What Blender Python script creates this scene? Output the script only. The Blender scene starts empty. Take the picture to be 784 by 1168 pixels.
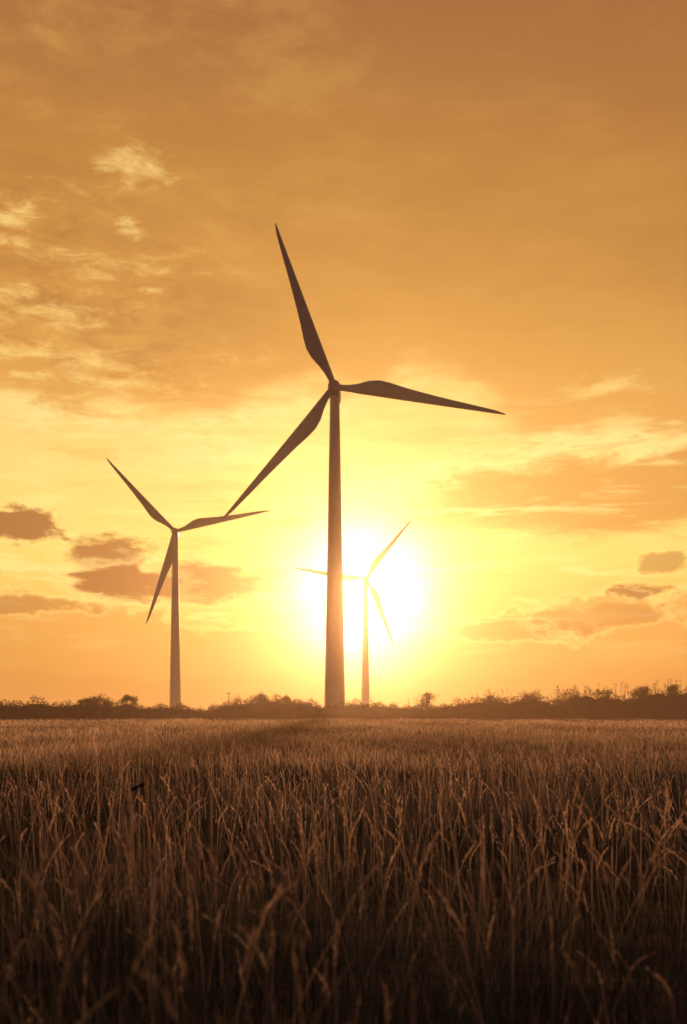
import bpy, math, numpy as np
from mathutils import Vector, Matrix
rng = np.random.default_rng(7)
sc = bpy.context.scene
sc.view_settings.view_transform = 'Standard'
try: sc.view_settings.look = 'None'
except Exception: pass
sc.view_settings.exposure = 0
F = 1100.0; CX = 392.0; HY = 812.0; CAMH = 1.7
SUN_EL = math.atan((HY-678)/F); SUN_AZ = math.atan((415-CX)/F)

def lin(r, g, b):
    f = lambda c: (c/255/12.92) if c/255 <= 0.04045 else ((c/255+0.055)/1.055)**2.4
    return (f(r), f(g), f(b), 1.0)

# ------------------------------------------------------------------ camera
cam = bpy.data.cameras.new("camera"); camo = bpy.data.objects.new("camera", cam)
sc.collection.objects.link(camo); sc.camera = camo
camo.location = (0, 0, CAMH); camo.rotation_euler = (math.radians(90), 0, 0)
cam.sensor_fit = 'HORIZONTAL'; cam.sensor_width = 24; cam.lens = F/784*24
cam.shift_y = (HY-584)/784.0
cam.clip_start = 0.1; cam.clip_end = 20000
cam.dof.use_dof = True; cam.dof.focus_distance = 16; cam.dof.aperture_fstop = 2.0

# ------------------------------------------------------------------ node helpers
class NT:
    def __init__(s, nt): s.nt = nt; nt.nodes.clear()
    def new(s, t): return s.nt.nodes.new(t)
    def put(s, sock, v):
        if isinstance(v, bpy.types.NodeSocket): s.nt.links.new(v, sock)
        elif isinstance(v, (int, float)):
            if sock.type in ('VECTOR',): sock.default_value = (v, v, v)
            elif sock.type == 'RGBA': sock.default_value = (v, v, v, 1)
            else: sock.default_value = v
        else:
            sock.default_value = v
    def M(s, op, a, b=None, c=None):
        n = s.new('ShaderNodeMath'); n.operation = op
        s.put(n.inputs[0], a)
        if b is not None: s.put(n.inputs[1], b)
        if c is not None: s.put(n.inputs[2], c)
        return n.outputs[0]
    def add(s, a, b): return s.M('ADD', a, b)
    def sub(s, a, b): return s.M('SUBTRACT', a, b)
    def mul(s, a, b): return s.M('MULTIPLY', a, b)
    def smooth(s, x, a, b, lo=0.0, hi=1.0):
        n = s.new('ShaderNodeMapRange'); n.interpolation_type = 'SMOOTHSTEP'
        if a > b: a, b, lo, hi = b, a, hi, lo
        s.put(n.inputs[0], x)
        for i, v in zip((1, 2, 3, 4), (a, b, lo, hi)): n.inputs[i].default_value = v
        return n.outputs[0]
    def mix(s, f, a, b, mode='MIX'):
        n = s.new('ShaderNodeMixRGB'); n.blend_type = mode
        s.put(n.inputs[0], f); s.put(n.inputs[1], a); s.put(n.inputs[2], b)
        return n.outputs[0]
    def noise(s, vec, scale, detail=6, rough=0.55, dist=0.0):
        n = s.new('ShaderNodeTexNoise'); s.put(n.inputs['Vector'], vec)
        n.inputs['Scale'].default_value = scale; n.inputs['Detail'].default_value = detail
        n.inputs['Roughness'].default_value = rough; n.inputs['Distortion'].default_value = dist
        return n.outputs[0]
    def ramp(s, f, stops):
        n = s.new('ShaderNodeValToRGB'); s.put(n.inputs[0], f)
        el = n.color_ramp.elements
        while len(el) > 1: el.remove(el[-1])
        el[0].position = stops[0][0]; el[0].color = stops[0][1]
        for p, c in stops[1:]:
            e = el.new(p); e.color = c
        return n.outputs[0]
    def mapping(s, vec, scale=(1,1,1), loc=(0,0,0), rot=(0,0,0)):
        n = s.new('ShaderNodeMapping'); s.put(n.inputs[0], vec)
        n.inputs['Scale'].default_value = scale; n.inputs['Location'].default_value = loc
        n.inputs['Rotation'].default_value = rot
        return n.outputs[0]

# ------------------------------------------------------------------ world / sky
w = bpy.data.worlds.new("World"); sc.world = w; w.use_nodes = True
try: w.cycles.sampling_method = 'NONE'
except Exception as ex: print(ex)
T = NT(w.node_tree)
tc = T.new('ShaderNodeTexCoord')
nrm = T.new('ShaderNodeVectorMath'); nrm.operation = 'NORMALIZE'
T.put(nrm.inputs[0], tc.outputs['Generated'])
D = nrm.outputs[0]
sep = T.new('ShaderNodeSeparateXYZ'); T.put(sep.inputs[0], D)
X, Y, Z = sep.outputs
az = T.M('ARCTAN2', X, Y); el = T.M('ARCSINE', Z)
def P(px, py):
    u = (px-CX)/F; v = (HY-py)/F
    return math.atan(u), math.atan(v/math.sqrt(1+u*u))
def E(py): return math.atan((HY-py)/F)
flat = T.mapping(D, scale=(1, 1, 2.6))
flat2 = T.mapping(D, scale=(1, 1, 3.0), loc=(3.1, 1.7, 0.4), rot=(0, 0.12, 0))
nBig = T.sub(T.noise(flat, 3.2, 3, 0.55), 0.5)
nMid = T.sub(T.noise(flat2, 9.0, 6, 0.60, 0.3), 0.5)
nFin = T.sub(T.noise(flat2, 26.0, 5, 0.64, 0.5), 0.5)
nPuf = T.sub(T.noise(T.mapping(D, scale=(1, 1, 1.7), loc=(9, 2, 5)), 20.0, 6, 0.64), 0.5)

pyv = lambda py: E(py)/1.5708
elN = T.M('DIVIDE', el, 1.5708)
base = T.ramp(elN, [
    (0.0, lin(218,146,68)), (pyv(720), lin(234,174,82)), (pyv(640), lin(249,212,108)),
    (pyv(540), lin(250,215,124)), (pyv(450), lin(240,200,110)), (pyv(360), lin(219,166,82)),
    (pyv(200), lin(201,143,68)), (pyv(0), lin(174,117,64)), (0.62, lin(130,88,66)), (1.0, lin(80,72,80))])
col = base
edge = T.add(T.add(el, T.mul(nBig, 0.26)), T.add(T.mul(nMid, 0.12), T.mul(nFin, 0.02)))
edge = T.add(edge, T.mul(T.smooth(az, 0.05, 0.22), 0.065))
deck = T.smooth(edge, E(480), E(410))
deckcol = T.ramp(elN, [
    (pyv(560), lin(222,155,74)), (pyv(400), lin(209,147,68)), (pyv(200), lin(190,131,62)), (pyv(0), lin(162,106,60)),
    (0.62, lin(118,80,64)), (1.0, lin(76,68,78))])
col = T.mix(T.mul(deck, 0.85), col, deckcol)
simple_sky = T.mix(0.7, base, deckcol)
col = T.mix(T.mul(T.smooth(az, 0.0, 0.35), T.smooth(el, 0.3, 0.65, 0.0, 0.3)), col, lin(148,92,54))
rim = T.mul(T.smooth(edge, E(515), E(462)), T.smooth(edge, E(420), E(462)))
rim = T.mul(rim, T.smooth(nFin, -0.14, 0.16))
col = T.mix(T.mul(rim, T.smooth(az, 0.20, -0.12, 0.25, 0.8)), col, lin(255,228,148))
hi = T.smooth(el, E(480), E(360))
lw = T.smooth(az, 0.12, -0.22, 0.45, 1.0)
col = T.mix(T.mul(T.mul(T.smooth(nBig, -0.05, 0.18), hi), 0.30), col, lin(166,106,54))
col = T.mix(T.mul(T.mul(T.smooth(T.add(nMid, T.mul(nFin, 0.4)), -0.04, 0.24), T.mul(hi, lw)), 0.32), col, lin(230,175,90))
col = T.mix(T.mul(T.mul(T.smooth(T.add(nMid, T.mul(nFin, 0.5)), 0.04, -0.22), T.mul(hi, lw)), 0.28), col, lin(164,108,56))
def blob(cx, cy, rx, ry, na=None, nb=None, amp=0.9, amp2=0.5, lo=0.0, hi=0.35):
    a, e = P(cx, cy); rx /= F; ry /= F
    dx = T.M('DIVIDE', T.sub(az, a), rx); dy = T.M('DIVIDE', T.sub(el, e), ry)
    d = T.M('SQRT', T.add(T.mul(dx, dx), T.mul(dy, dy)))
    v = T.sub(1.0, d)
    if na is not None: v = T.add(v, T.mul(na, amp))
    if nb is not None: v = T.add(v, T.mul(nb, amp2))
    return T.smooth(v, lo, hi), v
ac, _ = blob(40, 330, 270, 180, nBig, nMid, 1.5, 1.0, 0.0, 0.8)
tx = T.add(nFin, T.mul(nMid, 0.7))
col = T.mix(T.mul(T.mul(ac, T.smooth(tx, 0.02, 0.26)), 0.66), col, lin(248,204,116))
col = T.mix(T.mul(T.mul(ac, T.smooth(tx, 0.0, -0.22)), 0.5), col, lin(170,110,56))
for (cx, cy, rx, ry) in [(150,192,46,24),(10,250,26,16),(152,262,22,14),(50,350,100,22),(172,330,20,6),(50,405,130,16),(130,436,120,10),(690,442,50,16)]:
    m, _ = blob(cx, cy, rx, ry, nPuf, nFin, 2.4, 3.6, 0.1, 1.5)
    col = T.mix(T.mul(m, 0.75), col, lin(252,214,126))
# right hand cloud bodies
for (cx, cy, rx, ry, c, s) in [(715,560,240,50,lin(208,144,66),0.92),(570,594,110,12,lin(226,160,72),0.6)]:
    m, v = blob(cx, cy, rx, ry, nMid, nFin, 1.5, 0.7, -0.05, 0.5)
    a, e = P(cx, cy)
    top = T.mul(T.smooth(v, -0.3, 0.02), T.smooth(v, 0.3, 0.02))
    top = T.mul(top, T.smooth(el, e-0.005, e+0.02))
    col = T.mix(T.mul(m, s), col, c)
    col = T.mix(T.mul(top, 0.8), col, lin(255,230,144))
# streaks in the clear zone
stn = T.noise(T.mapping(D, scale=(1, 1, 7), loc=(1, 5, 2), rot=(0, 0.06, 0)), 9.0, 6, 0.62, 0.5)
stz = T.mul(T.smooth(el, E(800), E(700)), T.smooth(el, E(420), E(520)))
col = T.mix(T.mul(T.mul(T.smooth(stn, 0.52, 0.68), stz), 0.55), col, lin(255,234,148))
col = T.mix(T.mul(T.mul(T.smooth(stn, 0.48, 0.34), stz), 0.32), col, lin(224,160,74))
# low bank
azs = T.M('ABSOLUTE', T.sub(az, SUN_AZ))
bk = T.sub(T.add(T.add(E(722), T.mul(T.M('MINIMUM', azs, 0.5), 0.10)), T.add(T.mul(nPuf, 0.11), T.mul(nBig, 0.06))), el)
bank = T.smooth(bk, 0.0, 0.012)
brim = T.mul(T.smooth(bk, -0.009, 0.0), T.smooth(bk, 0.007, 0.0))
col = T.mix(T.mul(brim, 0.35), col, lin(255,218,128))
col = T.mix(T.mul(bank, 0.6), col, lin(208,140,66))
bk2 = T.sub(T.add(E(762), T.add(T.mul(nFin, 0.06), T.mul(nMid, 0.06))), el)
col = T.mix(T.mul(T.smooth(bk2, 0.0, 0.016), 0.45), col, lin(206,134,64))
# small dark clouds
for (cx, cy, rx, ry, s, am) in [(10,598,66,21,.97,2.4),(125,640,54,36,.97,1.6),(215,662,140,25,.95,1.1),(140,664,70,22,.9,0.9),(335,595,20,9,.4,3),(727,674,42,8,.85,2.4),
                            (756,640,32,13,.6,3),(482,656,24,6,.5,3),(30,690,70,10,.5,3),(590,720,80,10,.4,3),(690,700,60,26,.45,3)]:
    m, v = blob(cx, cy, rx, ry, nPuf, nFin, am, 1.4, 0.0, 0.5)
    rimv = T.mul(T.smooth(v, -0.3, 0.0), T.smooth(v, 0.2, 0.02))
    col = T.mix(T.mul(rimv, 0.3), col, lin(255,222,136))
    col = T.mix(T.mul(m, s), col, lin(140,86,46))
# sun aureole
sd = Vector((math.sin(SUN_AZ)*math.cos(SUN_EL), math.cos(SUN_AZ)*math.cos(SUN_EL), math.sin(SUN_EL)))
dot = T.new('ShaderNodeVectorMath'); dot.operation = 'DOT_PRODUCT'
T.put(dot.inputs[0], D); dot.inputs[1].default_value = sd
ang = T.M('ARCCOSINE', T.M('MINIMUM', dot.outputs['Value'], 0.9999999))
def gauss(sig): 
    q = T.M('DIVIDE', ang, sig); return T.M('EXPONENT', T.mul(T.mul(q, q), -1.0))
def expo(sig): return T.M('EXPONENT', T.M('DIVIDE', ang, -sig))
def scale(colr, f):
    n = T.new('ShaderNodeVectorMath'); n.operation = 'SCALE'
    T.put(n.inputs[0], colr); T.put(n.inputs['Scale'], f); return n.outputs[0]
def addc(a, b):
    n = T.new('ShaderNodeVectorMath'); n.operation = 'ADD'
    T.put(n.inputs[0], a); T.put(n.inputs[1], b); return n.outputs[0]
def cc(c): 
    n = T.new('ShaderNodeRGB'); n.outputs[0].default_value = (*c, 1); return n.outputs[0]
col = addc(col, scale(cc((0.62, 0.56, 0.22)), T.mul(expo(0.095), 0.62)))
col = addc(col, scale(cc((1.0, 0.97, 0.74)), T.mul(gauss(0.056), T.add(1.8, T.mul(nPuf, 2.4)))))
col = addc(col, scale(cc((1.0, 0.9, 0.7)), T.mul(T.smooth(ang, 0.0065, 0.0045), 6.0)))
# whole-sky version (smooth) for directions away from the sunset
back = T.smooth(dot.outputs['Value'], 0.80, -0.2)
far = T.mix(back, simple_sky, (0.048, 0.042, 0.064, 1))
far = T.mix(T.smooth(el, 0.0, -0.03), far, (0.06, 0.035, 0.025, 1))
sky = T.new('ShaderNodeTexSky'); sky.sky_type = 'NISHITA'; sky.sun_disc = False
sky.sun_elevation = SUN_EL; sky.sun_rotation = SUN_AZ; sky.dust_density = 5.0
tint = T.mix(1.0, sky.outputs[0], (1.0, 0.6, 0.3, 1), 'MULTIPLY')
bgA = T.new('ShaderNodeBackground'); T.put(bgA.inputs[0], col); bgA.inputs[1].default_value = 0.92
bgB = T.new('ShaderNodeBackground'); T.put(bgB.inputs[0], far); bgB.inputs[1].default_value = 0.92
front = T.mul(T.mul(T.smooth(T.M('ABSOLUTE', az), 0.62, 0.42), T.smooth(el, 0.85, 0.66)), T.smooth(el, -0.012, -0.004))
mxs = T.new('ShaderNodeMixShader'); T.put(mxs.inputs[0], front); T.put(mxs.inputs[1], bgB.outputs[0]); T.put(mxs.inputs[2], bgA.outputs[0])
bg2 = T.new('ShaderNodeBackground'); T.put(bg2.inputs[0], tint); bg2.inputs[1].default_value = 0.006
ads = T.new('ShaderNodeAddShader'); T.put(ads.inputs[0], mxs.outputs[0]); T.put(ads.inputs[1], bg2.outputs[0])
out = T.new('ShaderNodeOutputWorld'); T.put(out.inputs[0], ads.outputs[0])

# ------------------------------------------------------------------ sun
LA = math.radians(0.95)
ld = Vector((math.sin(LA)*math.cos(SUN_EL), math.cos(LA)*math.cos(SUN_EL), math.sin(SUN_EL)))
sl = bpy.data.lights.new("sun", 'SUN'); sl.energy = 5.0; sl.angle = math.radians(2.0); sl.color = (1.0, 0.56, 0.31)
so = bpy.data.objects.new("sun", sl); sc.collection.objects.link(so)
so.rotation_euler = (-ld).to_track_quat('-Z', 'Y').to_euler(); so.location = (20, 50, 60)

# ------------------------------------------------------------------ materials
def mat(name):
    m = bpy.data.materials.new(name); m.use_nodes = True
    return m, NT(m.node_tree)
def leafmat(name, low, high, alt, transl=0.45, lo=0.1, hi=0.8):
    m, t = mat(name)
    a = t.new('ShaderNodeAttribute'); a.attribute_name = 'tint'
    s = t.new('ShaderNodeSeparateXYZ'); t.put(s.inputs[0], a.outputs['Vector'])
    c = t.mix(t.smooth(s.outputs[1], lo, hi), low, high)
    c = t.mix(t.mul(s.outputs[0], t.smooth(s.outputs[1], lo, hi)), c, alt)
    d = t.new('ShaderNodeBsdfDiffuse'); t.put(d.inputs[0], c)
    tr = t.new('ShaderNodeBsdfTranslucent'); t.put(tr.inputs[0], c)
    mx = t.new('ShaderNodeMixShader'); mx.inputs[0].default_value = transl
    t.put(mx.inputs[1], d.outputs[0]); t.put(mx.inputs[2], tr.outputs[0])
    o = t.new('ShaderNodeOutputMaterial'); t.put(o.inputs[0], mx.outputs[0])
    return m
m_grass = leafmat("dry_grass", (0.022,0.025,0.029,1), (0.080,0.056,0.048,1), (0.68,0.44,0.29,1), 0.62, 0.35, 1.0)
m_field = leafmat("field_crop", (0.05,0.036,0.026,1), (0.22,0.15,0.095,1), (0.62,0.43,0.28,1), 0.5)
m_hedge = leafmat("hedge_foliage", (0.045,0.03,0.02,1), (0.07,0.047,0.028,1), (0.12,0.07,0.04,1), 0.35)

def simple(name, c, rough=0.6, nscale=2.0, var=0.15, bump=0.0):
    m, t = mat(name)
    tcx = t.new('ShaderNodeTexCoord')
    n = t.noise(tcx.outputs['Object'], nscale, 6)
    c2 = tuple(v*(1-var*2) for v in c[:3])+(1,)
    cl = t.mix(n, c2, c)
    b = t.new('ShaderNodeBsdfPrincipled'); t.put(b.inputs['Base Color'], cl); b.inputs['Roughness'].default_value = rough
    if bump:
        bp = t.new('ShaderNodeBump'); t.put(bp.inputs['Height'], n); bp.inputs['Strength'].default_value = bump
        t.put(b.inputs['Normal'], bp.outputs[0])
    o = t.new('ShaderNodeOutputMaterial'); t.put(o.inputs[0], b.outputs[0])
    return m
m_tower = simple("turbine_paint", (0.42,0.36,0.34,1), 0.45, 0.3, 0.12)
m_blade = simple("blade_paint", (0.42,0.36,0.35,1), 0.5, 0.2, 0.12)
m_dark = simple("dark_metal", (0.08,0.08,0.085,1), 0.5)
m_bark = simple("bark", (0.07,0.045,0.035,1), 0.9, 6, 0.3, 0.4)

# ------------------------------------------------------------------ mesh helper
def mesh_obj(name, verts, faces_idx, nper, mats, tint=None, smooth=False, link=True):
    me = bpy.data.meshes.new(name)
    verts = np.asarray(verts, np.float32); faces_idx = np.asarray(faces_idx, np.int32)
    me.vertices.add(len(verts)); me.vertices.foreach_set('co', verts.ravel())
    nf = len(faces_idx)
    me.loops.add(nf*nper); me.loops.foreach_set('vertex_index', faces_idx.ravel())
    me.polygons.add(nf); me.polygons.foreach_set('loop_start', np.arange(nf, dtype=np.int32)*nper)
    if smooth: me.polygons.foreach_set('use_smooth', np.ones(nf, bool))
    if tint is not None:
        at = me.attributes.new('tint', 'FLOAT_VECTOR', 'POINT'); at.data.foreach_set('vector', np.asarray(tint, np.float32).ravel())
    me.update(calc_edges=True); me.validate()
    for m in mats: me.materials.append(m)
    ob = bpy.data.objects.new(name, me)
    if link: sc.collection.objects.link(ob)
    return ob

_ph = rng.uniform(0, 6.28, (40, 2)); _dr = rng.uniform(0, 6.28, 40)
def sn(x, y, wl, k0=0, n=8):
    r = np.zeros_like(x)
    for i in range(n):
        a = _dr[(k0+i) % 40]; f = 6.28/wl*(0.6+0.12*i)
        r += np.sin((x*np.cos(a)+y*np.sin(a))*f + _ph[(k0+i) % 40, 0])
    return r/math.sqrt(n)/1.2

# ------------------------------------------------------------------ ground
m, t = mat("field_soil")
g = t.new('ShaderNodeNewGeometry')
n1 = t.noise(g.outputs['Position'], 0.05, 5); n2 = t.noise(g.outputs['Position'], 1.3, 6, 0.65)
n3 = t.noise(t.mapping(g.outputs['Position'], (0.15, 1.6, 1)), 0.8, 5, 0.7)
c = t.mix(t.smooth(n2, 0.35, 0.65), (0.05,0.032,0.02,1), (0.30,0.19,0.11,1))
c = t.mix(t.mul(t.smooth(n1, 0.45, 0.6), 0.4), c, (0.10,0.07,0.04,1))
c = t.mix(t.mul(t.smooth(n3, 0.5, 0.7), 0.6), c, (0.42,0.28,0.16,1))
b = t.new('ShaderNodeBsdfDiffuse'); t.put(b.inputs[0], c)
bp = t.new('ShaderNodeBump'); t.put(bp.inputs['Height'], n2); bp.inputs['Strength'].default_value = 0.8; bp.inputs['Distance'].default_value = 0.3
t.put(b.inputs['Normal'], bp.outputs[0])
o = t.new('ShaderNodeOutputMaterial'); t.put(o.inputs[0], b.outputs[0])
S = 7000
mesh_obj("ground", [(-S,-400,0),(S,-400,0),(S,9000,0),(-S,9000,0)], [[0,1,2,3]], 4, [m])

# ------------------------------------------------------------------ grass
def scatter(d0, d1, dens, hw=0.43, pad=0.7):
    area_n = int(dens*(hw*(d1*d1-d0*d0) + 2*pad*(d1-d0)))
    dd = rng.uniform(d0, d1, area_n*3); keep = rng.uniform(0, 1, area_n*3) < (hw*dd+pad)/(hw*d1+pad)
    dd = dd[keep][:area_n]
    xx = rng.uniform(-1, 1, len(dd))*(hw*dd+pad)
    return xx, dd
def ribbons(x, y, h, wd, lean, ldir, segs=4, face=None, tintv=None, curl=1.8, taper=1.0, shade=None):
    n = len(x); ts = np.linspace(0, 1, segs+1)
    if shade is None: shade = np.ones(n)
    fa = rng.uniform(0, math.pi, n) if face is None else face
    V = np.zeros((n, segs+1, 2, 3)); TI = np.zeros((n, segs+1, 2, 3))
    for k, tt in enumerate(ts):
        off = lean*tt**curl
        zz = h*tt*(1-0.25*(lean/np.maximum(h,1e-3))**2*tt)
        cx_ = x+np.cos(ldir)*off; cy_ = y+np.sin(ldir)*off
        ww = wd*(1-taper*tt**1.6)*0.5+0.0003
        for s_, sg in ((0, -1), (1, 1)):
            V[:, k, s_, 0] = cx_+sg*np.cos(fa)*ww; V[:, k, s_, 1] = cy_+sg*np.sin(fa)*ww; V[:, k, s_, 2] = zz
        TI[:, k, :, 0] = tintv[:, None]; TI[:, k, :, 1] = (np.clip(zz, 0, 1)*shade)[:, None] if segs > 3 else tt
    base_i = (np.arange(n)*(segs+1)*2)[:, None, None]
    q = np.array([[2*k, 2*k+1, 2*k+3, 2*k+2] for k in range(segs)])[None]
    return V.reshape(-1, 3), (base_i+q).reshape(-1, 4), TI.reshape(-1, 3)
def heads(tip, axis, length, rad, M, tintv, droop, damt, shade):
    n = len(tip)
    k = (np.arange(M)/M)[None, :]
    bend = np.zeros((n, M, 3)); bend[..., 0] = np.cos(droop)[:, None]*k**2; bend[..., 1] = np.sin(droop)[:, None]*k**2; bend[..., 2] = -0.35*k**2
    bend *= damt[:, None, None]
    base_p = tip[:, None, :]+axis[:, None, :]*(k[..., None]*length[:, None, None])+bend*(length*0.5)[:, None, None]
    rnd = rng.normal(0, 1, (n, M, 3)); ax = np.broadcast_to(axis[:, None, :], rnd.shape)+bend*0.8
    out_ = rnd-ax*(rnd*ax).sum(-1, keepdims=True); out_ /= np.linalg.norm(out_, axis=-1, keepdims=True)
    env = np.sin(np.pi*np.clip(k*0.85+0.15, 0, 1))**0.7
    sl_ = (length[:, None]*rng.uniform(0.12, 0.26, (n, M)))[..., None]
    dirv = ax*0.9+out_*(rad/length*5)[:, None, None]*env[..., None]*0.55
    dirv /= np.linalg.norm(dirv, axis=-1, keepdims=True)
    side = np.cross(dirv, rng.normal(0, 1, (n, M, 3))); side /= np.linalg.norm(side, axis=-1, keepdims=True)
    wv = side*(rad[:, None]*rng.uniform(0.16, 0.34, (n, M)))[..., None]
    a = base_p; b_ = base_p+dirv*sl_*0.45+wv; c_ = base_p+dirv*sl_; d_ = base_p+dirv*sl_*0.45-wv
    V = np.stack([a, b_, c_, d_], 2).reshape(-1, 3)
    Fi = np.arange(n*M*4).reshape(-1, 4)
    TI = np.zeros((n, M, 4, 3)); TI[..., 0] = tintv[:, None, None]; TI[..., 1] = (np.clip(tip[:, 2]+.12, 0, 1.1)*shade)[:, None, None]
    return V, Fi, TI.reshape(-1, 3)
def join(parts):
    vs, fs, ts = [], [], []; o_ = 0
    for v, f, t_ in parts:
        vs.append(v); fs.append(f+o_); ts.append(t_); o_ += len(v)
    return np.concatenate(vs), np.concatenate(fs), np.concatenate(ts)
def hfield(x, y):
    base_h = 0.88+0.19*np.clip(sn(x, y*0.8, 3.4, 0), -1.2, 1.2)+0.10*sn(x, y, 1.1, 9)
    base_h = np.clip(base_h, 0.5, 1.25)
    k = np.clip((y-14-2.5*sn(x, y, 7, 20))/6, 0, 1); k = k*k*(3-2*k)
    return base_h*(1-k)+0.42*k
def near_shade(x, y):   # foreground shade put into the grass colour, darkest near the camera
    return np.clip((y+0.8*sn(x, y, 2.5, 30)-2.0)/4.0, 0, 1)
parts = []
for (d0, d1, db, ds, Mk, wl, headw) in [(0.9, 6, 520, 95, 28, 1.0, 1.1), (6, 13, 230, 62, 13, 1.4, 1.3), (13, 27, 95, 40, 6, 2.0, 1.9)]:
    x, y = scatter(d0, d1, db)
    gp = sn(x, y, 1.7, 26); kp = rng.uniform(-1.9, 0.4, len(x)) < gp; x = x[kp]; y = y[kp]
    h = hfield(x, y)*rng.uniform(0.4, 0.97, len(x)); shd = near_shade(x, y)
    parts.append(ribbons(x, y, h, rng.uniform(0.002, 0.0055, len(x))*wl, h*rng.uniform(0.05, 0.55, len(x)), rng.uniform(0, 6.28, len(x)), 5, tintv=rng.uniform(0, 0.65, len(x))**1.8*(.1+.9*shd), shade=.62+.38*shd))
    x, y = scatter(d0, d1, ds)
    cl = sn(x, y, 1.5, 14); kp = rng.uniform(-1.0, 1.2, len(x)) < cl; x = x[kp]; y = y[kp]; shd = near_shade(x, y)
    hh = hfield(x, y)*rng.normal(1.02, 0.15, len(x))*np.where(rng.uniform(0, 1, len(x)) < 0.06, 1.18, 1.0)
    hh = np.clip(hh, 0.3, 1.42)
    ln = hh*np.abs(rng.normal(0.08, 0.13, len(x)))
    wind = np.where(rng.uniform(0, 1, len(x)) < 0.62, rng.normal(2.9, 0.8, len(x)), rng.normal(0.2, 1.0, len(x)))
    tv = rng.uniform(0.15, 1.0, len(x))**1.2*(.18+.82*shd)
    parts.append(ribbons(x, y, hh, np.full(len(x), 0.0024*wl), ln, wind, 5, tintv=tv*.8, taper=0.4, shade=.62+.38*shd))
    kz = hh*(1-0.25*(ln/hh)**2)
    tip = np.stack([x+np.cos(wind)*ln, y+np.sin(wind)*ln, kz], 1)
    L = rng.uniform(0.08, 0.22, len(x))*np.clip(hh/0.8, 0.5, 1)
    axv = np.stack([np.cos(wind)*1.9*ln/hh, np.sin(wind)*1.9*ln/hh, np.ones(len(x))*(1-.4*(ln/hh))], 1)
    axv += rng.normal(0, 0.09, axv.shape); axv /= np.linalg.norm(axv, axis=1, keepdims=True)
    parts.append(heads(tip-axv*L[:, None]*0.15, axv, L, rng.uniform(0.004, 0.012, len(x))*headw, Mk, tv, wind+rng.normal(0, .4, len(x)), rng.uniform(0, 0.9, len(x))**1.4, .75+.25*shd))
v, f, ti = join(parts)
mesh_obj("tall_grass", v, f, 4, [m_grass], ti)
parts = []
for (d0, d1, dn, wd, hm) in [(24, 60, 34, 0.035, 0.42), (60, 110, 7, 0.10, 0.44), (110, 186, 3.2, 0.22, 0.44)]:
    x, y = scatter(d0, d1, dn, 0.48, 3)
    pt = sn(x, y*0.35, 14, 5)+0.7*sn(x, y, 3.5, 15)
    h = hm*rng.uniform(0.3, 1.3, len(x))*(1+0.3*np.clip(pt, -1.5, 1.5))
    parts.append(ribbons(x, y, h, wd*rng.uniform(0.5, 1.2, len(x)), h*rng.uniform(0.05, 0.5, len(x)), rng.uniform(0, 6.28, len(x)), 3, tintv=np.clip(rng.uniform(0, 1, len(x))**1.5+0.3*pt, 0, 1)))
v, f, ti = join(parts)
mesh_obj("field_grass", v, f, 4, [m_field], ti)

# ------------------------------------------------------------------ hedge
def leaves(c, size, tintv, hfrac):
    n = len(c)
    a = rng.normal(0, 1, (n, 3)); a /= np.linalg.norm(a, axis=1, keepdims=True)
    b_ = np.cross(a, rng.normal(0, 1, (n, 3))); b_ /= np.linalg.norm(b_, axis=1, keepdims=True)
    a *= size[:, None]; b_ *= size[:, None]*0.6
    V = np.stack([c-a, c+b_, c+a, c-b_], 1).reshape(-1, 3)
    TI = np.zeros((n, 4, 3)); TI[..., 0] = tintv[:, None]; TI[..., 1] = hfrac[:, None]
    return V, np.arange(n*4).reshape(-1, 4), TI.reshape(-1, 3)
HD = 187.0
prof = [(-400,800),(0,800),(60,802),(85,799),(105,800),(165,804),(240,806),(262,802),(290,796),(330,796),(350,801),(420,800),(460,804),(520,802),(550,796),(600,794),(650,790),(720,788),(784,783),(1200,784)]
pxs = np.array([p[0] for p in prof]); pys = np.array([p[1] for p in prof])
def htop(x, dist=HD, drop=0):
    px = x/dist*F+CX; py = np.interp(px, pxs, pys)+drop
    return CAMH+(HY-py)*dist/F
parts = []
def hedge_row(dist, depth, n, drop, x0, x1, leafs, nz=0.5, k0=0):
    x = rng.uniform(x0, x1, n); y = dist+rng.uniform(-depth, depth, n)
    H = htop(x, dist, drop)*(1+0.17*sn(x, y*0, 9, k0)+0.16*sn(x, y*0, 3, k0+7)+0.06*sn(x, y, 1.2, k0+3))
    H *= np.sqrt(np.clip(1-((y-dist)/depth/1.15)**2, 0, 1))
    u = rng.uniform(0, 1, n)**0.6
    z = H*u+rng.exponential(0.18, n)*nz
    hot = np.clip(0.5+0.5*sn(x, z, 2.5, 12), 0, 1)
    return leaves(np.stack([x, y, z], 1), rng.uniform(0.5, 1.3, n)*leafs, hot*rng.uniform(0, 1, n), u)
parts.append(hedge_row(HD+3, 3.0, 75000, 0, -110, 110, 0.15))
parts.append(hedge_row(HD+40, 5.0, 20000, 3, -140, 140, 0.22, 0.8, 17))
xs = np.linspace(-125, 125, 500); ys = np.linspace(-2.4, 2.4, 9)
gx, gy = np.meshgrid(xs, ys, indexing='ij')
gz = htop(gx, HD+3)*0.76*np.sqrt(np.clip(1-(gy/2.4)**2, 0, 1))*(1+0.15*sn(gx, gy*0, 9, 0)+0.08*sn(gx, gy, 1.5, 22))
vv = np.stack([gx, HD+3+gy, gz], -1).reshape(-1, 3)
ii = (np.arange(499)[:, None]*9+np.arange(8)[None]).reshape(-1)
ff = np.stack([ii, ii+9, ii+10, ii+1], 1)
tt = np.zeros((len(vv), 3)); 
parts.append((vv, ff, tt))
v, f, ti = join(parts)
mesh_obj("hedge", v, f, 4, [m_hedge], ti)

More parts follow.
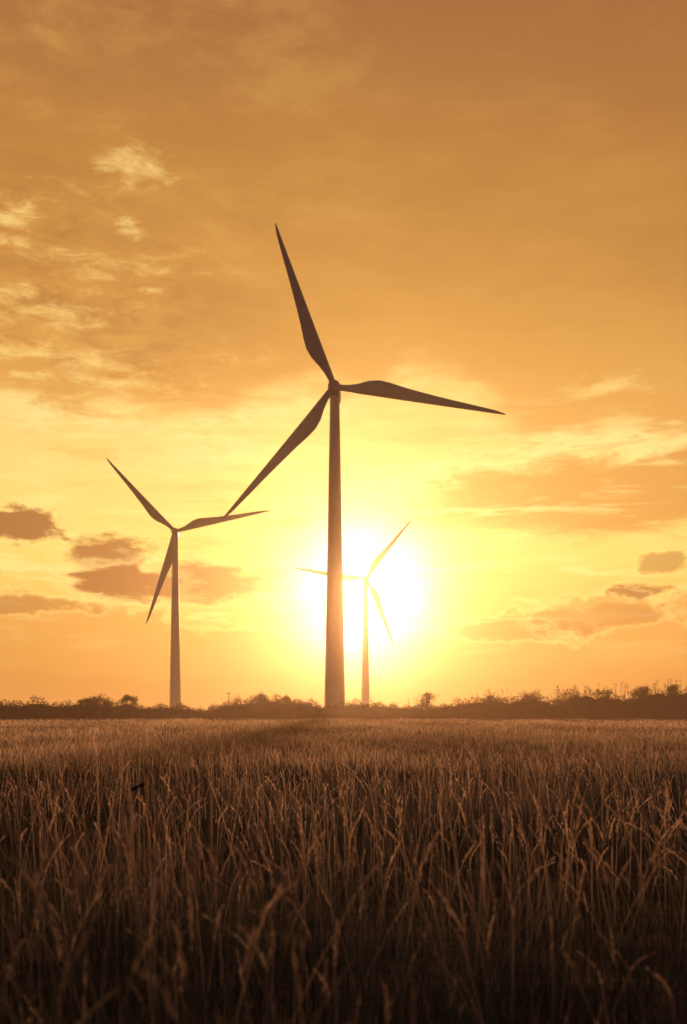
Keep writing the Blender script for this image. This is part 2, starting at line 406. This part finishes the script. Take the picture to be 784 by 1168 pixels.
# ------------------------------------------------------------------ tubes
def tube(pts, rads, seg=8):
    pts = [Vector(p) for p in pts]; V = []; Fc = []
    for i, p in enumerate(pts):
        d = (pts[min(i+1, len(pts)-1)]-pts[max(i-1, 0)]).normalized()
        a = d.orthogonal().normalized(); b_ = d.cross(a)
        for k in range(seg):
            an = 6.28318*k/seg; V.append(p+(a*math.cos(an)+b_*math.sin(an))*rads[i])
    for i in range(len(pts)-1):
        for k in range(seg):
            Fc.append([i*seg+k, i*seg+(k+1) % seg, (i+1)*seg+(k+1) % seg, (i+1)*seg+k])
    return np.array([tuple(q) for q in V]), np.array(Fc), np.zeros((len(V), 3))
def empty(name, loc, yaw=0):
    e = bpy.data.objects.new(name, None); sc.collection.objects.link(e); e.location = loc; e.rotation_euler = (0, 0, yaw)
    e.empty_display_size = 2; return e
def make_tree(px, toppy, wpx, dist, dens=1.0):
    root = empty("tree", ((px-CX)/F*dist, dist, 0))
    H = CAMH+(HY-toppy)*dist/F; R = wpx/2*dist/F
    parts = [tube([(0,0,-0.1),(0.05,0,H*.3),(0.0,0.05,H*.6),(0.1,0,H*.88)], [0.16,0.13,0.08,0.03])]
    cents = []
    for k in range(15):
        z = H*rng.uniform(0.28, 0.9); a = rng.uniform(0, 6.28)
        r = R*rng.uniform(0.2, 0.85)*math.sqrt(max(0.05, 1-abs((z/H-0.5)/0.5)**2.5))
        e = (math.cos(a)*r, math.sin(a)*r, z); cents.append(e)
        s0 = z*rng.uniform(0.45, 0.7)
        parts.append(tube([(0.03,0.03,s0),(e[0]*.5,e[1]*.5,(s0+z)/2+0.1),e], [0.06,0.04,0.015], 6))
    cents.append((0, 0, H*0.86))
    v, f, ti = join(parts); tr = mesh_obj("trunk_and_limbs", v, f, 4, [m_bark], ti, True); tr.parent = root
    pts = []; 
    for e in cents:
        n = int(300*dens); s_ = R*rng.uniform(0.25, 0.45)
        p = rng.normal(0, 1, (n, 3)); p /= np.linalg.norm(p, axis=1, keepdims=True); p *= (rng.uniform(0, 1, n)**0.45*rng.uniform(.8,1.25,n))[:, None]*s_*np.array([1.1, 1.1, 0.8])
        pts.append(p+np.array(e))
    c = np.concatenate(pts); c = c[c[:, 2] > 0.4]
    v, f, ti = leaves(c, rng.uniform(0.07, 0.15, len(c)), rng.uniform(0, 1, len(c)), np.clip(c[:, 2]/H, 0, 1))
    cr = mesh_obj("crown", v, f, 4, [m_hedge], ti); cr.parent = root
for a in [(145,791,24,184,0.9),(115,792,30,186,0.8),(100,796,26,187,0.8),(300,793,44,188,0.8),(487,788,24,185,0.3),(327,794,30,187,0.8),(770,779,36,186,0.8),(560,791,26,186,0.5),(735,782,38,187,0.8),(650,786,44,187,0.7),(690,785,30,187,0.6),(605,791,30,187,0.6)]:
    make_tree(*a)

# tall weeds standing above the hedge on the right
parts = []
for k in range(60):
    px = rng.choice([rng.uniform(630, 790), rng.uniform(690, 760), rng.uniform(540, 600), rng.uniform(465, 500)]); d = 183.0
    x = (px-CX)/F*d; top = float(htop(np.array([x]), d)[0])+rng.uniform(0.3, 1.7)
    lx = rng.normal(0, 0.3)
    parts.append(tube([(x,d,0),(x+lx*.3,d,top*.6),(x+lx,d,top)], [0.04,0.035,0.025], 4))
    c = np.array([x+lx, d, top])+rng.normal(0, 1, (10, 3))*np.array([0.14, 0.14, 0.09])
    parts.append(leaves(c, rng.uniform(0.06, 0.1, 10), rng.uniform(0, 1, 10), np.ones(10)))
v, f, ti = join(parts); mesh_obj("tall_weeds", v, f, 4, [m_hedge], ti)

# utility pole
up = empty("utility_pole", ((261-CX)/F*300, 300, 0))
v, f, ti = tube([(0,0,-.2),(0,0,4),(0,0,7.9)], [0.17,0.14,0.11], 10); q = mesh_obj("pole", v, f, 4, [m_bark], ti, True); q.parent = up
v, f, ti = tube([(-.9,0,7.4),(0,0,7.4),(.9,0,7.4)], [0.07,0.07,0.07], 6); q = mesh_obj("crossarm", v, f, 4, [m_bark], ti); q.parent = up; q.location = (0, -.2, 0)
pi = [tube([(s,-.2,7.45),(s,-.2,7.6),(s,-.2,7.7)], [0.04,0.06,0.03], 6) for s in (-.8, 0.3, .8)]
v, f, ti = join(pi); q = mesh_obj("insulators", v, f, 4, [m_dark], ti); q.parent = up

# dead bent stalk with a torn leaf standing just above the grass
bx, by = (150-CX)/F*8.5, 8.5
parts = [tube([(bx-.22,by,0),(bx-.16,by,.6),(bx-.1,by,.95),(bx-.02,by,1.005)], [.005,.005,.004,.003], 6)]
parts.append(tube([(bx-.12,by,.95),(bx-.03,by,1.0),(bx+.08,by,1.05),(bx+.15,by,1.07)], [.004,.018,.016,.003], 6))
parts.append(tube([(bx+.04,by,1.02),(bx+.11,by+.02,1.07),(bx+.12,by,1.12)], [.003,.011,.002], 5))
v, f, ti = join(parts); mesh_obj("dead_stalk", v, f, 4, [m_bark], ti, True)

# ------------------------------------------------------------------ wind turbines
RS = np.array([0,.03,.07,.12,.18,.24,.3,.4,.5,.6,.7,.8,.88,.94,.98,1.0])
CH = np.interp(RS, [0,.04,.1,.17,.23,.3,.4,.55,.7,.85,.95,1], [.038,.038,.05,.082,.096,.090,.074,.056,.042,.029,.019,.006])
def blade_mesh(L):
    V = []; n = 20
    for r, c in zip(RS, CH):
        lead = 0.019*(1-r)+0.003*r; k = min(1, max(0, (r-.04)/.16))
        th = c*((1-k)*1.0+k*(0.28-.16*r)); tw = math.radians(12*(1-r)**2)*k
        for j in range(n):
            a = 6.28318*j/n
            xx = math.cos(a)*.5; yy = math.sin(a)*.5*(1-0.45*k*(0.5-xx)) 
            px_ = lead-c*.5+xx*c; py_ = yy*th
            V.append(((px_*math.cos(tw)-py_*math.sin(tw))*L, (px_*math.sin(tw)+py_*math.cos(tw))*L-0.02*L*r*r, r*L+0.9))
    Fc = []
    for i in range(len(RS)-1):
        for j in range(n): Fc.append([i*n+j, i*n+(j+1) % n, (i+1)*n+(j+1) % n, (i+1)*n+j])
    return np.array(V), np.array(Fc)
def lathe(profile, seg, axis='Z'):
    V = []; Fc = []
    for (r, h) in profile:
        for k in range(seg):
            a = 6.28318530718*k/seg
            V.append((r*math.cos(a), r*math.sin(a), h) if axis == 'Z' else (r*math.cos(a), h, r*math.sin(a)))
    for i in range(len(profile)-1):
        for k in range(seg): Fc.append([i*seg+k, i*seg+(k+1) % seg, (i+1)*seg+(k+1) % seg, (i+1)*seg+k])
    return V, Fc
def turbine(hub, tips, dist):
    ROT = 3.6
    best = None
    hz = CAMH+(HY-hub[1])*(dist-ROT)/F
    for yd in range(-35, 36):
        ya = math.radians(yd); tx = (hub[0]-CX)/F*dist
        nrm_ = Vector((math.sin(ya), -math.cos(ya), 0)); 
        hubp = Vector((tx, dist, hz))+nrm_*ROT; ex = Vector((math.cos(ya), math.sin(ya), 0))
        Ls, As = [], []
        for (px, py) in tips:
            ray = Vector(((px-CX)/F, 1, (HY-py)/F)); c0 = Vector((0, 0, CAMH))
            s_ = (hubp-c0).dot(nrm_)/ray.dot(nrm_); p = c0+ray*s_-hubp
            u, v_ = p.dot(ex), p.z; Ls.append(math.hypot(u, v_)); As.append(math.degrees(math.atan2(v_, u)) % 360)
        mL = sum(Ls)/3; a0 = As[0]
        dev = [((a-a0-120*k*sg+180) % 360)-180 for k, a, sg in zip((0, 1, 2), As, (1, 1, 1))]
        dev2 = [((a-a0+120*k+180) % 360)-180 for k, a in zip((0, 1, 2), As)]
        sgn = 1
        if sum(map(abs, dev2)) < sum(map(abs, dev)): dev = dev2; sgn = -1
        md = sum(dev)/3
        cost = sum(((l-mL)/mL)**2 for l in Ls)+sum(math.radians(d-md)**2 for d in dev)+(yd/400)**2
        if best is None or cost < best[0]: best = (cost, yd, mL, a0+md, sgn, Ls, dev)
    _, yd, L, a0, sgn, Ls, dev = best
    L -= 0.9
    root = empty("wind_turbine", ((hub[0]-CX)/F*dist, dist, 0), math.radians(yd))
    prof_ = []; Ht = hz-1.3
    for i in range(25):
        tt_ = i/24; r = 2.6*(1-tt_)+1.15*tt_; z = Ht*tt_
        prof_.append((r, z))
    V, Fc = lathe(prof_, 48); q = mesh_obj("tower", V, Fc, 4, [m_tower], None, True); q.parent = root
    V, Fc = lathe([(3.6,-.3),(3.6,.35),(3.3,.45),(0.01,.45)], 32); q = mesh_obj("foundation", V, Fc, 4, [m_tower]); q.parent = root
    dv = [(-.45,-2.68,.6),(.45,-2.68,.6),(.45,-2.62,2.7),(-.45,-2.62,2.7),(-.45,-2.4,.6),(.45,-2.4,.6),(.45,-2.4,2.7),(-.45,-2.4,2.7)]
    q = mesh_obj("door", dv, [[0,1,2,3],[4,7,6,5],[0,4,5,1],[1,5,6,2],[2,6,7,3],[3,7,4,0]], 4, [m_dark]); q.parent = root
    V = []; n = 24; secs = [(-2.2,.65,.7),(-2.0,1.1,1.15),(-1.2,1.3,1.3),(1.5,1.4,1.4),(5,1.35,1.35),(6.6,1.2,1.2),(7.2,.9,.9),(7.4,.25,.25)]
    for (yy, a, b_) in secs:
        for j in range(n):
            an = 6.28318*j/n; ca, sa = math.cos(an), math.sin(an)
            V.append((a*math.copysign(abs(ca)**.6, ca), yy, b_*math.copysign(abs(sa)**.6, sa)))
    Fc = [[i*n+j, i*n+(j+1) % n, (i+1)*n+(j+1) % n, (i+1)*n+j] for i in range(len(secs)-1) for j in range(n)]
    q = mesh_obj("nacelle", V, Fc, 4, [m_tower], None, True); q.parent = root; q.location = (0, 0, hz)
    V, Fc = lathe([(1.1,1.4),(1.4,1.1),(1.55,.3),(1.5,-.6),(1.25,-1.3),(.8,-1.8),(.3,-2.05),(0.01,-2.1)], 28, 'Y')
    q = mesh_obj("hub", V, Fc, 4, [m_blade], None, True); q.parent = root; q.location = (0, -ROT, hz)
    V, Fc = blade_mesh(L)
    for k in range(3):
        th = a0+sgn*120*k
        q = mesh_obj("blade_%d" % (k+1), V, Fc, 4, [m_blade], None, True); q.parent = root
        q.location = (0, -ROT, hz); q.rotation_euler = (0, math.radians(90-th), 0)
turbine((382,441), [(313,258),(584,472),(255,584)], 237)
turbine((200,606), [(122,527),(311,587),(168,713)], 427)
turbine((417,660), [(470,600),(332,648),(453,737)], 575)

# ------------------------------------------------------------------ evening haze (forward-scattering air + emissive volumes for the sunlit glow)
def hazemat(name, c, strength, scat=0.0):
    m, t = mat(name)
    e = t.new('ShaderNodeEmission'); e.inputs[0].default_value = (*c, 1); e.inputs[1].default_value = strength
    o = t.new('ShaderNodeOutputMaterial'); res = e.outputs[0]
    if scat:
        vs = t.new('ShaderNodeVolumeScatter'); vs.inputs['Color'].default_value = (1, .75, .4, 1)
        vs.inputs['Density'].default_value = scat; vs.inputs['Anisotropy'].default_value = 0.94
        ad = t.new('ShaderNodeAddShader'); t.put(ad.inputs[0], res); t.put(ad.inputs[1], vs.outputs[0]); res = ad.outputs[0]
    t.put(o.inputs['Volume'], res); return m
def haze(name, lo, hi_, c, strength, scat=0.0):
    (x0,y0,z0),(x1,y1,z1) = lo, hi_
    V = [(x0,y0,z0),(x1,y0,z0),(x1,y1,z0),(x0,y1,z0),(x0,y0,z1),(x1,y0,z1),(x1,y1,z1),(x0,y1,z1)]
    mesh_obj(name, V, [[0,3,2,1],[4,5,6,7],[0,1,5,4],[1,2,6,5],[2,3,7,6],[3,0,4,7]], 4, [hazemat(name, c, strength, scat)])
haze("haze", (-500,28,-2), (500,700,180), (1.0, 0.38, 0.12), 1.4e-4, 6e-5)  # scattering air; its emission stands in for part of the scattered sunlight
haze("ground_glow", (-300,16,-1), (300,400,7), (1.0, 0.36, 0.14), 2.2e-4)  # emissive layer standing in for sunlit haze over the field
def glow_bank(cx, cy, rx, ry, rz, c, strength, seg=64, rings=32):  # added glowing ellipsoid: warm sun glow over tower bases and mid-field
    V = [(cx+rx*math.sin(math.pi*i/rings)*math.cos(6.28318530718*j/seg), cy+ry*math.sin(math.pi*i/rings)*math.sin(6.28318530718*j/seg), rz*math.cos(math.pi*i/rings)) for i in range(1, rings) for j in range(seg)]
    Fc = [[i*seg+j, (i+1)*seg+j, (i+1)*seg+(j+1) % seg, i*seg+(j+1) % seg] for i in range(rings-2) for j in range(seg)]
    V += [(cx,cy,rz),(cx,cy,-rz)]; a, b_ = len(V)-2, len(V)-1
    me = bpy.data.meshes.new("sun_glow_bank")
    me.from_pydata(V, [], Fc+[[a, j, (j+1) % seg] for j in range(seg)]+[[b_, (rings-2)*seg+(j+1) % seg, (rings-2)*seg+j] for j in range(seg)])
    me.materials.append(hazemat("sun_glow_bank", c, strength))
    sc.collection.objects.link(bpy.data.objects.new("sun_glow_bank", me))
glow_bank(6, 112, 34, 92, 13, (1.0, 0.33, 0.09), 4.2e-4)
glow_bank(4, 100, 20, 86, 24, (1.0, 0.38, 0.10), 2.6e-4)
